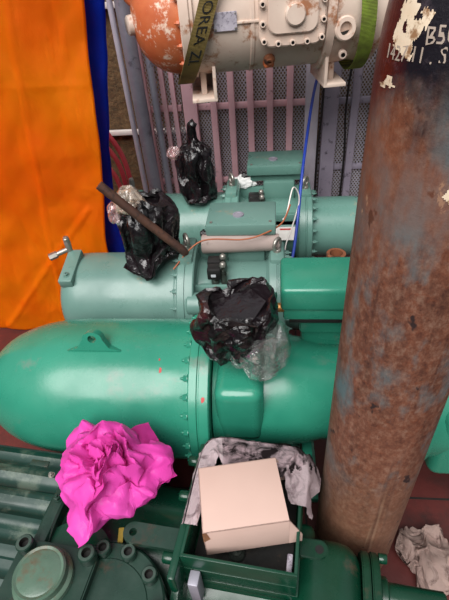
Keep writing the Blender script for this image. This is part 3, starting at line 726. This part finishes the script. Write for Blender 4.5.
# ------------------------------------------------------------------ cream compressor slung on straps
def hanging_compressor():
    t = thing('compressor', 'cream and rusty orange compressor hanging in two webbing slings above the others', 'compressor', (-.012, 1.75, 1.22), 8)
    ax = lambda prof, seg=72: lathe(BM(), prof, (0, 0, 0), (1, 0, 0), seg)
    pr = [(-.45 + .15 * (1 - math.cos(R(a))) , .172 * math.sin(R(a)) ** .85) for a in range(0, 91, 9)]
    b = ax(pr + [(-.29, .172)]); obj('end_bell', b, 'rust_orange', t, 45)
    b = BM(); lathe(b, [(0, .03), (.02, .028), (.024, .022), (.024, 0)], (-.44, -.05, -.01), (-1, -.35, 0), 24); obj('bell_plug', b, 'cream', t, 40)
    b = BM(); box(b, (-.40, -.035, .10), (.08, .06, .06), .012, (0, 20, 0)); torus(b, (-.42, -.05, .075), (0, 1, .3), .035, .009); obj('bell_bracket', b, 'rust_orange', t, 40)
    b = ax([(-.29, .19), (-.286, .193), (-.262, .193), (-.258, .188), (-.25, .188), (-.248, .185)]); obj('motor_flange', b, 'cream', t, 30)
    b = ax([(-.248, .178), (-.08, .178), (-.076, .181), (-.068, .181), (-.064, .178), (.155, .176)])
    box(b, (-.12, -.177, -.012), (.17, .012, .008), .002); obj('motor_housing', b, 'cream', t, 35)
    ring(t, -.29, 0, 0, .182, range(-60, 60, 20), (-1, 0, 0), r=.008, h=.01, mat='rust_orange')
    b = BM(); box(b, (-.155, -.1835, -.006), (.07, .003, .05), .001, (4, 0, 0)); npl = obj('name_plate', b, 'lilac_plate', t, 0, 'small grey rivetted name plate')
    for sx in (-1, 1):
        for sz in (-1, 1): bolt(npl, (-.155 + sx * .03, -.1855, -.006 + sz * .019), (0, -1, 0), r=.0025, h=.002, mat='steel')
    # bolted cover
    mm = Matrix(((1, 0, 0), (0, 0, -1), (0, 1, 0)))
    b = BM(); prism(b, rrect(.20, .26, .035, 6), .05, (.045, -.140, .045), mm, .004); cv = obj('side_cover', b, 'cream', t, 30)
    b = BM(); prism(b, rrect(.15, .20, .03, 6), .012, (.045, -.190, .05), mm, .003); lathe(b, [(0, .03), (.012, .03), (.016, .026), (.016, 0)], (.05, -.20, .0), (0, -1, 0), 32); obj('cover_boss', b, 'cream', cv, 30)
    for x, z in ((-.028, -.02), (-.025, -.066), (.018, -.074), (.062, -.074), (.106, -.074), (.15, -.066), (.153, -.02), (-.028, .03), (.153, .03), (-.028, .08), (.153, .08)):
        bolt(cv, (x - .017, -.19, z), (0, -1, 0), r=.009, h=.013, mat='cream', kind='socket')
    b = BM(); lathe(b, [(0, .018), (.01, .018), (.014, .012), (.02, .012), (.02, .005), (.012, .005)], (-.018, -.13, -.125), (0, -.8, -.5), 20, False); obj('drain_plug', b, 'rust', t, 40)
    b = BM(); box(b, (-.018, -.09, -.13), (.035, .08, .05), .008); obj('drain_boss', b, 'rust_orange', t, 40)
    b = ax([(.15, .19), (.154, .194), (.176, .194), (.18, .185), (.26, .172), (.30, .18), (.33, .18), (.335, .15), (.55, .14), (.58, .1), (.59, 0)]); obj('discharge_end', b, 'cream', t, 30)
    b = BM(); lathe(b, [(0, .036), (.03, .034), (.034, .03), (.034, .019), (.005, .018), (.005, 0)], (.205, -.155, -.055), (.1, -1, .1), 32); pp = obj('port', b, 'cream', t, 40)
    b = BM(); lathe(b, [(0, .0185), (.001, .0185), (.0012, 0)], (.206, -.168, -.053), (.1, -1, .1), 24); obj('port_hole', b, 'void', pp, 0, 'dark open port')
    bolt(t, (.212, -.15, -.125), (0, -1, -.2), r=.013, h=.016, mat='cream', kind='socket'); bolt(t, (.19, -.17, .06), (0, -1, 0), r=.009, h=.012, mat='cream', kind='socket')
    for x, w in ((-.235, .085), (.20, .075)):
        b = BM(); zf = -.234 if x < 0 else -.222
        box(b, (x, -.03, zf), (w, .22, .012), .002); box(b, (x + (w / 2 - .006) * (1 if x < 0 else -1), -.03, zf + .05), (.011, .22, .10), .002); box(b, (x, .04, zf + .06), (w, .011, .12), .002)
        box(b, (x, -.03, zf + .065), (.02, .10, .12), .004)
        obj('mounting_foot', b, 'cream', t, 30)
    b = BM(); cyl(b, (-.245, -.10, -.2405), (-.245, -.10, -.239), .01, 16); obj('foot_hole', b, 'void', t, 0)
    return t
C1 = hanging_compressor()
# slings: ribbon round the underside of the body, both ends up to the beam
def sling(label, sfun, rad, mat, width=.05, text=None, ztop=1.715):
    t = thing('lifting_sling', label, 'strap', (0, 1.75, 1.22), 8, 'webbing slings')
    path = []
    for z in np.linspace(ztop - 1.22, .06, 10)[:-1]: path.append((float(z), -rad, 0))
    for a in range(-14, 195, 6):
        path.append((-rad * math.sin(R(a)), -rad * math.cos(R(a)), 1))
    for z in np.linspace(.06, ztop - 1.22, 10)[1:]: path.append((float(z), rad, 0))
    pts = []; L = 0; prev = None
    for z, y, _ in path:
        if prev: L += math.hypot(z - prev[0], y - prev[1])
        prev = (z, y); pts.append((sfun(y, z), y, z))
    b = BM(); th = .004; n = len(pts); g = []
    for i, p in enumerate(pts):
        p = Vector(p); d = Vector(pts[min(i + 1, n - 1)]) - Vector(pts[max(i - 1, 0)]); d.normalize()
        nr = Vector((0, d.z, -d.y)); nr = nr.normalized() if nr.length > .01 else Vector((0, -1, 0))
        if nr.dot(Vector((0, p.y, p.z if i > 8 else 0))) < 0: nr = -nr
        w = Vector((1, 0, 0)); w = (w - d * w.dot(d)).normalized() * width / 2
        g.append([b.verts.new(p - w), b.verts.new(p + w), b.verts.new(p + w + nr * th), b.verts.new(p - w + nr * th)])
    for p, q in zip(g, g[1:]):
        for k in range(4): b.faces.new((p[k], p[(k + 1) % 4], q[(k + 1) % 4], q[k]))
    b.faces.new(g[0][::-1]); b.faces.new(g[-1]); obj('webbing', b, mat, t, 40)
    if text:
        pass
    for s, size, zc in (text or ()):
        tb = text_mesh(s, size, .0006)
        # letters read down the strap; lay them on the front of the ribbon
        for v in tb.verts:
            u, w, e = v.co.x, v.co.y, v.co.z
            zz = zc - u
            if zz > 0: y, nrm = -rad, Vector((0, -1, 0)); z = zz
            else:
                a = -zz / rad; y, z = -rad * math.cos(a), -rad * math.sin(a); nrm = Vector((0, -math.cos(a), -math.sin(a)))
            v.co = Vector((sfun(y, z), y, z)) + Vector((w, 0, 0)) + nrm * (th + .0008 + e)
        obj('black_lettering', tb, 'black', t, 0, 'black capital letters woven down the strap')
    return t
sling('olive webbing sling with black lettering round the cream compressor\'s left end', lambda y, z: -.240 + .40 * (z + .02) if y < 0 else -.30 + .05 * z, .200, 'strap', .052, (('KOREA', .043, .012), ('ZI.', .046, -.098)), 1.715)
sling('green webbing sling round the cream compressor\'s right end', lambda y, z: .256 - .08 * z, .200, 'strap_green', .045)

# ------------------------------------------------------------------ gas cylinder
GC = (.223, .593)
gc = thing('gas_cylinder', 'tall rusty brown gas cylinder with a dark shoulder standing on the right', 'gas cylinder', (GC[0], GC[1], 0))
def gc_body():
    pr = [(0, .085), (.004, .094), (.02, .1015), (.035, .1025)] + [(.1 + 1.165 * k / 10, .1025) for k in range(11)]
    for k in range(1, 15):
        a = R(90 * k / 15); pr.append((1.265 + .177 * math.sin(a), .033 + (.1025 - .033) * math.cos(a) ** .75))
    pr += [(1.447, .033), (1.49, .032)]
    return pr
GCP = gc_body()
gc_r = lambda z: float(np.interp(z, [p[0] for p in GCP], [p[1] for p in GCP]))
obj('body', lathe(BM(), GCP, seg=96), 'cylinder', gc, 50)
b = BM(); cyl(b, (0, 0, 1.485), (0, 0, 1.52), .02, 20); cyl(b, (0, 0, 1.52), (0, 0, 1.56), .03, 12, .004); obj('valve', b, 'brass', gc, 40)
def on_cyl(b, th0, z0, off=.0008, roll=0):
    """wrap a flat mesh (x across, y up) on the cylinder; th0 measured from the camera-facing side"""
    for v in b.verts:
        x, y, e = v.co; x, y = x * math.cos(roll) - y * math.sin(roll), x * math.sin(roll) + y * math.cos(roll)
        # arc length along the profile
        z = z0; s = 0; st = .002 * (1 if y >= 0 else -1)
        while abs(s) < abs(y) and z < 1.44: s += math.copysign(math.hypot(abs(st), gc_r(z + st) - gc_r(z)), st); z += st
        r = gc_r(z); rr = r + off + e; th = th0 + x / max(r, .05)
        v.co = Vector((rr * math.sin(th), -rr * math.cos(th), z + (off + e) * (.5 if z > 1.26 else 0)))
    return b
def patch(w, h, nx, ny, thr, seed, sc):
    b = BM(); g = [[b.verts.new(((i / nx - .5) * w, (j / ny - .5) * h, 0)) for i in range(nx + 1)] for j in range(ny + 1)]
    for j in range(ny):
        for i in range(nx):
            c = Vector(((i + .5) / nx - .5, (j + .5) / ny - .5, 0)); ed = max(abs(c.x), abs(c.y)) * 2
            if noise.fractal(Vector((c.x * sc + seed, c.y * sc, seed)), 1, 2, 3) > thr + (.25 if ed > .85 else 0): b.faces.new((g[j][i], g[j][i + 1], g[j + 1][i + 1], g[j + 1][i]))
    # keep the largest piece only
    todo = set(b.faces); best = []
    while todo:
        st = [todo.pop()]; comp = [st[0]]
        while st:
            for ed in st.pop().edges:
                for f in ed.link_faces:
                    if f in todo: todo.discard(f); st.append(f); comp.append(f)
        if len(comp) > len(best): best = comp
    keep = set(best); bmesh.ops.delete(b, geom=[f for f in b.faces if f not in keep], context='FACES')
    bmesh.ops.delete(b, geom=[v for v in b.verts if not v.link_faces], context='VERTS'); return b
TH = math.atan2(-GC[0], GC[1])   # azimuth that faces the camera (x toward -)
# torn sticker, pale chips and painted marks on the shoulder
obj('paper_label', on_cyl(patch(.042, .046, 34, 32, -.34, 3.1, 3.2), R(-60), 1.332, .0006, R(-20)), 'sticker', gc, 0, 'torn cream paper sticker on the shoulder')
obj('paper_label', on_cyl(patch(.05, .02, 30, 14, .08, 8.4, 4), R(-73), 1.280, .0006), 'sticker', gc, 0, 'pale torn scraps of an older sticker')
obj('paper_label', on_cyl(patch(.05, .06, 40, 40, .2, 5.7, 3.5), R(-18), 1.163, .0006), 'sticker', gc, 0, 'flaking cream patch of paint below the shoulder')
obj('painted_marking', on_cyl(text_mesh('B5040', .020, .0002), R(-32), 1.328, .0006, R(6)), 'scratch', gc, 0, 'faded hand-painted grey serial characters, upper line')
obj('painted_marking', on_cyl(text_mesh('1427.11 . S L', .0175, .0002), R(-50), 1.308, .0006, R(3)), 'scratch', gc, 0, 'faded hand-painted grey serial characters, lower line')

# ------------------------------------------------------------------ wrapped valves (black bags)
def bag(label, prof, loc, seed, mat='bag', extra=1.45, sq=1., rot=(0, 0, 0), iters=60, lo=.74, bend=.9, warp=None, cre=((.11, .012, 4), (.05, .003, 3))):
    P, F = bag_shape(prof, extra, 5, iters, seed, bend, sq, lo, 1.1)
    if warp: P = np.array([warp(Vector(p)) for p in P])
    P = facets(P, seed, cre)
    o = obj('plastic_bag', data_bm(P, F), mat, None, 30); o.location = loc; o.rotation_euler = [R(a) for a in rot]
    if label: tag(o, label, 'plastic bag', 'black bags wrapped over valves')
    return o
def film(parent, name, prof, loc, seed, mat, label, extra=1.3, sq=1.):
    P, F = bag_shape(prof, extra, 4, 40, seed, .15, sq, .75)
    o = obj(name, data_bm(P, F), mat, parent, 40, label); o.location = loc; return o
b1 = bag('black film bag tied over the sage compressor\'s valve, under the leaning rod', [(0, .08), (.012, .10), (.05, .095), (.09, .082), (.12, .086), (.16, .096), (.21, .094), (.245, .07), (.275, .03), (.285, .006)], (-.408, 1.268, .540), 2)
film(b1, 'clear_film', [(0, .03), (.03, .05), (.06, .04), (.09, .015), (.10, .004)], (-.035, -.03, .215), 12, 'clear_tan', 'yellowed clear film bunched at the top')
film(b1, 'clear_film', [(0, .02), (.03, .035), (.07, .03), (.09, .008)], (-.075, -.03, .175), 13, 'clear_red', 'reddish clear film sticking out at the left')
b2 = bag('black film bag with a twisted knot over the rear teal compressor\'s valve', [(0, .054), (.01, .064), (.08, .067), (.15, .07), (.20, .069), (.235, .055), (.258, .02), (.29, .014), (.318, .018), (.33, .005)], (-.312, 1.735, .540), 5)
film(b2, 'clear_film', [(0, .012), (.02, .03), (.04, .028), (.06, .008)], (-.075, -.02, .19), 14, 'clear_red', 'pinkish clear film tail at the left', 1.3, .6)
b3 = bag('crumpled black and maroon bag on the bright green compressor\'s valve', [(0, .03), (.02, .062), (.06, .085), (.11, .095), (.16, .092), (.195, .084), (.215, .07), (.224, .02)], (-.082, .81, .582), 8, ['bag', 'bag_maroon'], 1.35, .8, (10, -4, 8), 60, .7, 1.0, lambda p: Vector((p.x * (1 if p.x < 0 else .85) - .25 * (p.z - .1) * (-1 if p.x > 0 else -.25), p.y, p.z + .25 * p.x * (1 if p.z < .1 else .1))), ((.07, .010, 4), (.035, .005, 4)))
for p in b3.data.polygons:
    c = p.center
    if c.x < -.02 + .03 * noise.noise(Vector(c) * 30) and c.z > .07 and c.y < .04: p.material_index = 1
film(b3, 'clear_film', [(0, .05), (.01, .065), (.06, .074), (.12, .07), (.16, .045), (.175, .01)], (.045, -.02, -.025), 15, 'clear', 'clear film hanging below the black bag at the right')

# ------------------------------------------------------------------ pink bag
def crumple_sheet(w, h, nx, ny, semi, iters, seed, bend, zmin, free=None, waves=12, amp=.012, pw=3., k0=60):
    P, F = grid_data(nx, ny, w, h); rest = P.copy(); rs = np.random.RandomState(seed)
    for k in range(waves):
        an = rs.uniform(0, 2 * PI); kk = rs.uniform(.45, 1.2) * k0; P[:, 2] += amp * np.sin(kk * (math.cos(an) * P[:, 0] + math.sin(an) * P[:, 1]) + rs.uniform(0, 6))
    P[:, 2] = np.abs(P[:, 2]) + rs.normal(0, .001, len(P))
    fm = np.zeros(len(P)) if free is None else free(rest)
    big = np.array([w * .75, h * .75, semi[2] * 1.3])
    def proj(Q, t):
        t = min(1, t * 1.3); s = big * (1 - t) + np.array(semi) * t
        q = Q / s; l = (np.abs(q) ** pw).sum(1) ** (1 / pw) + 1e-9
        k = np.where(l > 1, 1 / l, 1); k = k * (1 - fm) + fm
        Q *= k[:, None]; Q[:, 2] = np.maximum(Q[:, 2], zmin); return Q
    proj.rest = rest
    P = relax(P, F, lambda E: np.linalg.norm(rest[E[:, 0]] - rest[E[:, 1]], axis=1), proj, iters, bend, seed=seed)
    return P, F
def pink_bag():
    ol = [(-.150, .048), (-.165, .102), (-.142, .14), (-.1, .16), (-.033, .15), (.038, .161), (.073, .116), (.128, .039), (.104, .018), (.088, -.012), (.048, -.018), (-.002, -.064), (-.038, -.124), (-.050, -.115), (-.097, -.059), (-.123, -.014)]
    c0 = np.array((-.012, .035)); ol = np.array(ol) - c0; ang = np.arctan2(ol[:, 1], ol[:, 0]); rad = np.hypot(ol[:, 0], ol[:, 1]); od = np.argsort(ang); ang, rad = ang[od], rad[od]
    nr, na = 46, 150; P = []; F = []; rs = np.random.RandomState(5)
    for i in range(nr):
        t = (i + .5) / nr
        for k in range(na):
            th = 2 * PI * k / na - PI; Ro = float(np.interp(th, ang, rad, period=2 * PI)) * .97
            r = Ro * min(1, t / .82)
            # rolled-under edge
            under = max(0, t - .82) / .18; r = r * (1 - .28 * under)
            # petals: a spiral of folds that steepen towards the middle
            q = t / .82; n1 = noise.noise((math.cos(th) * 1.6, math.sin(th) * 1.6, q * 1.5)) * .8
            ph = th * 2.0 / (2 * PI) + 2.2 * math.log(q + .16) + n1
            tri = abs((ph % 1) * 2 - 1); sw = 1 if th > -2.2 and th < 2.9 else .75
            fold = tri ** .8 * .055 * (1 - .75 * min(1, q) ** 2.2) * sw
            dome = .072 * (1 - min(1, q) ** 3.0) + .012
            z = dome + fold - under * .045
            a2 = th + .35 * tri * (1 - min(1, q)); rr = r * (1 - .10 * tri * (1 - q) * (q < 1))
            P.append((c0[0] + rr * math.cos(a2), c0[1] + rr * math.sin(a2), z))
    for i in range(nr - 1):
        for k in range(na):
            a, b2 = i * na + k, i * na + (k + 1) % na; F.append([a, b2, b2 + na, a + na])
    F.append([k for k in range(na)][::-1])
    P = np.array(P); P = facets(P, 11, [(.13, .018, 4), (.07, .011, 6), (.038, .0055, 5), (.02, .002, 4)])
    P[:, 2] = np.maximum(P[:, 2], -.035)
    b = data_bm(P, F); bmesh.ops.triangulate(b, faces=b.faces[:])
    # loose flat corner on the right
    n = 16; A, B2, C2_, D2 = [np.array(p) for p in ((-.03, .10, .062), (.040, .168, .045), (.026, -.012, .055), (.136, .034, .022))]
    Q = np.array([(A * (1 - u) + B2 * u) * (1 - v) + (C2_ * (1 - u) + D2 * u) * v + np.array((0, 0, .012 * math.sin(u * PI) * math.sin(v * 5))) for v in np.linspace(0, 1, n) for u in np.linspace(0, 1, n)])
    Q = facets(Q, 21, [(.10, .012, 3), (.05, .004, 3)])
    f2 = BM(); vs = [f2.verts.new(p) for p in Q]
    for j in range(n - 1):
        for i in range(n - 1): f2.faces.new([vs[j * n + i], vs[j * n + i + 1], vs[(j + 1) * n + i + 1], vs[(j + 1) * n + i]])
    bmesh.ops.solidify(f2, geom=f2.faces[:], thickness=.0012); merge(b, f2)
    o = tag(obj('plastic_bag', b, 'pink', None, 22), 'crumpled bright pink plastic bag on the near dark green compressor', 'plastic bag'); o.location = (-.352, .486, .446)
pink_bag()

# ------------------------------------------------------------------ floor rag
P, F = crumple_sheet(.26, .30, 40, 46, (.078, .098, .03), 140, 9, .8, -.02, amp=.008)
P = facets(P, 6, [(.11, .026, 4), (.05, .012, 6), (.025, .003, 4)]); P[:, 2] = np.maximum(P[:, 2], -.021)
b = data_bm(P, F); bmesh.ops.solidify(b, geom=b.faces[:], thickness=.0018)
o = tag(obj('floor_rag', b, 'rag', None, 35), 'crumpled beige rag on the red floor right of the gas cylinder', 'rag'); o.location = (.435, .555, .0235); o.rotation_euler = (0, 0, R(25))

# ------------------------------------------------------------------ carton in the open terminal box
cz0, cz1 = .403, .498; W, D = .176, .146
ct = thing('carton', 'pale pinkish open-ended carton resting in the near compressor\'s terminal box', 'box', (-.068, .472, cz0), 11)
ct.rotation_euler = (R(-2), R(0), R(11))
h = cz1 - cz0; th = .0028
b = BM()
box(b, (0, 0, h - th / 2), (W, D, th), .0008); box(b, (0, 0, th / 2), (W, D, th), .0008)
box(b, (0, -D / 2 + th / 2, h / 2), (W, th, h), .0008); box(b, (0, D / 2 - th / 2, h / 2), (W, th, h), .0008); box(b, (-W / 2 + th / 2, 0, h / 2), (th, D, h), .0008)
obj('carton_body', b, 'carton', ct, 30)
b = BM(); box(b, (.002, 0, th + .0006), (W - .01, D - .008, .001), 0); box(b, (.002, D / 2 - th - .0006, h / 2), (W - .01, .001, h - .008), 0); box(b, (.002, 0, h - th - .0006), (W - .01, D - .008, .001), 0); box(b, (-W / 2 + th + .001, 0, h / 2), (.001, D - .01, h - .01), 0)
obj('carton_lining', b, 'carton_in', ct, 0, 'bare brown inside of the carton')
for sy in (-1, 1):
    b = BM(); mm = Matrix(((1, 0, 0), (0, 0, -1), (0, 1, 0)))
    prism(b, [(0, 0), (.028, .003), (.028, .03), (0, h - .001)], th, (W / 2, sy * (D / 2) + (th if sy < 0 else 0), 0), mm, 0)
    obj('end_flap', b, 'carton', ct, 0)
b = BM(); vs = [b.verts.new(p) for p in ((-W / 2 - .0004, -D / 2 - .0006, h * .62), (-W / 2 + .014, -D / 2 - .0006, h * .72), (-W / 2 + .008, -D / 2 - .0006, h + .0005), (-W / 2 - .0004, -D / 2 - .0006, h + .0005))]; b.faces.new(vs)
bmesh.ops.solidify(b, geom=b.faces[:], thickness=.0004); obj('torn_corner', b, 'carton_in', ct, 0, 'torn brown corner')

# ------------------------------------------------------------------ stained cloth over the back of the terminal box
def cloth():
    x0, x1, yb, zr = -.084, .153, .202, .4545
    path = smooth_pts([(x0 + .003, -.005, -1), (x0 + .002, .06, -1), (x0 + .002, .13, -1), (x0 + .006, .18, -.8), (x0 + .03, yb, -.3), (x0 + .10, yb, 0), (.05, yb, 0), (.12, yb, .2), (x1 - .012, yb - .006, .5), (x1 - .002, .16, .9), (x1 - .002, .11, 1), (x1 - .002, .07, 1)], 8)
    nu, nv = len(path), 34; b = BM(); g = []
    L = lambda u: float(np.interp(u, [0, .15, .32, .42, .6, .74, .80, .86, 1], [.012, .018, .03, .05, .05, .06, .092, .08, .072]))
    I = lambda u: float(np.interp(u, [0, .15, .30, .40, .6, .75, .85, 1], [.018, .026, .045, .085, .085, .07, .045, .02]))
    for i, p in enumerate(path):
        u = i / (nu - 1); k = p.z; out = Vector((k, math.sqrt(max(0, 1 - k * k)), 0)); row = []
        for j in range(nv):
            v = j / (nv - 1) * 2 - 1
            q = Vector((u * 14, v * 2.2, 3.3)); wr = noise.noise(q) * .5 + noise.noise(q * 2.3) * .3 + noise.noise(q * 5) * .12
            if v < 0:   # inside: slumped over the contents of the box
                d = -v * I(u); pos = Vector((p.x, p.y, zr)) - out * d
                pos.z += .020 * math.sin(min(1, d / .05) * PI * .55) * (1 if .33 < u < .8 else .25) - max(0, d - .055) * .5 + wr * .020 * min(1, d / .02)
                pos += out * wr * .006
            else:       # outside: over the rim and down
                s_ = v * L(u); fl = .42 if .74 < u < .88 else .16
                arc = min(s_, .012); pos = Vector((p.x, p.y, zr)) + out * (.008 + arc * .5 + max(0, s_ - .012) * fl + wr * .012 * min(1, s_ / .02))
                pos.z -= max(0, s_ - .006) * (.93 if fl < .3 else .72)
                pos += Vector((-out.y, out.x, 0)) * wr * .01 * min(1, s_ / .03)
            pos.z += .002; row.append(b.verts.new(pos))
        g.append(row)
    for i in range(nu - 1):
        for j in range(nv - 1):
            f = b.faces.new((g[i][j], g[i + 1][j], g[i + 1][j + 1], g[i][j + 1])); u = i / nu
            f.material_index = 1 if u < .36 or u > .80 + .02 * math.sin(j) else 0
    bmesh.ops.solidify(b, geom=b.faces[:], thickness=.0015)
    o = tag(obj('cleaning_cloth', b, ['cloth', 'cloth_white'], None, 70), 'stained pale grey cloth draped over the open terminal box behind the carton', 'cloth')
    o.location = (-.10, .42, 0); o.rotation_euler = (0, 0, R(-6))
cloth()

# ------------------------------------------------------------------ light, camera
w = bpy.data.worlds.new('overcast_sky'); scene.world = w; w.use_nodes = True
nt = w.node_tree; bg = nt.nodes['Background']
tc = nt.nodes.new('ShaderNodeTexCoord'); sp = nt.nodes.new('ShaderNodeSeparateXYZ'); rp = nt.nodes.new('ShaderNodeValToRGB')
nt.links.new(tc.outputs['Generated'], sp.inputs[0]); nt.links.new(sp.outputs[2], rp.inputs[0]); nt.links.new(rp.outputs[0], bg.inputs[0])
rp.color_ramp.elements[0].position = .0; rp.color_ramp.elements[0].color = (.06, .06, .065, 1)
rp.color_ramp.elements[1].position = .55; rp.color_ramp.elements[1].color = (.95, .97, 1, 1)
bg.inputs[1].default_value = .38
sun = bpy.data.lights.new('hazy_sun', 'SUN'); sun.energy = 3.5; sun.angle = R(50); sun.color = (1, .97, .95)
so = bpy.data.objects.new('hazy_sun', sun); COL.objects.link(so)
so.rotation_euler = Vector((.2, .58, -.79)).to_track_quat('-Z', 'Y').to_euler()

th, ro, ps = R(39.2), R(5.2), R(8)
RZ = Matrix.Rotation(ps, 3, 'Z')
Fw = RZ @ Vector((0, math.cos(th), -math.sin(th))); R0 = RZ @ Vector((1, 0, 0)); U0 = RZ @ Vector((0, math.sin(th), math.cos(th)))
Rt = math.cos(ro) * R0 - math.sin(ro) * U0; Up = math.sin(ro) * R0 + math.cos(ro) * U0
cam = bpy.data.cameras.new('camera'); cam.sensor_fit = 'VERTICAL'; cam.sensor_height = 36; cam.lens = 36 * 450 / 600; cam.clip_start = .02
co = bpy.data.objects.new('camera', cam); COL.objects.link(co)
mx = Matrix((Rt, Up, -Fw)).transposed().to_4x4(); mx.translation = (0, 0, 1.42); co.matrix_world = mx
scene.camera = co
scene.view_settings.view_transform = 'Standard'; scene.view_settings.look = 'None'; scene.view_settings.gamma = 1; scene.view_settings.exposure = .5
scene.view_settings.use_curve_mapping = False
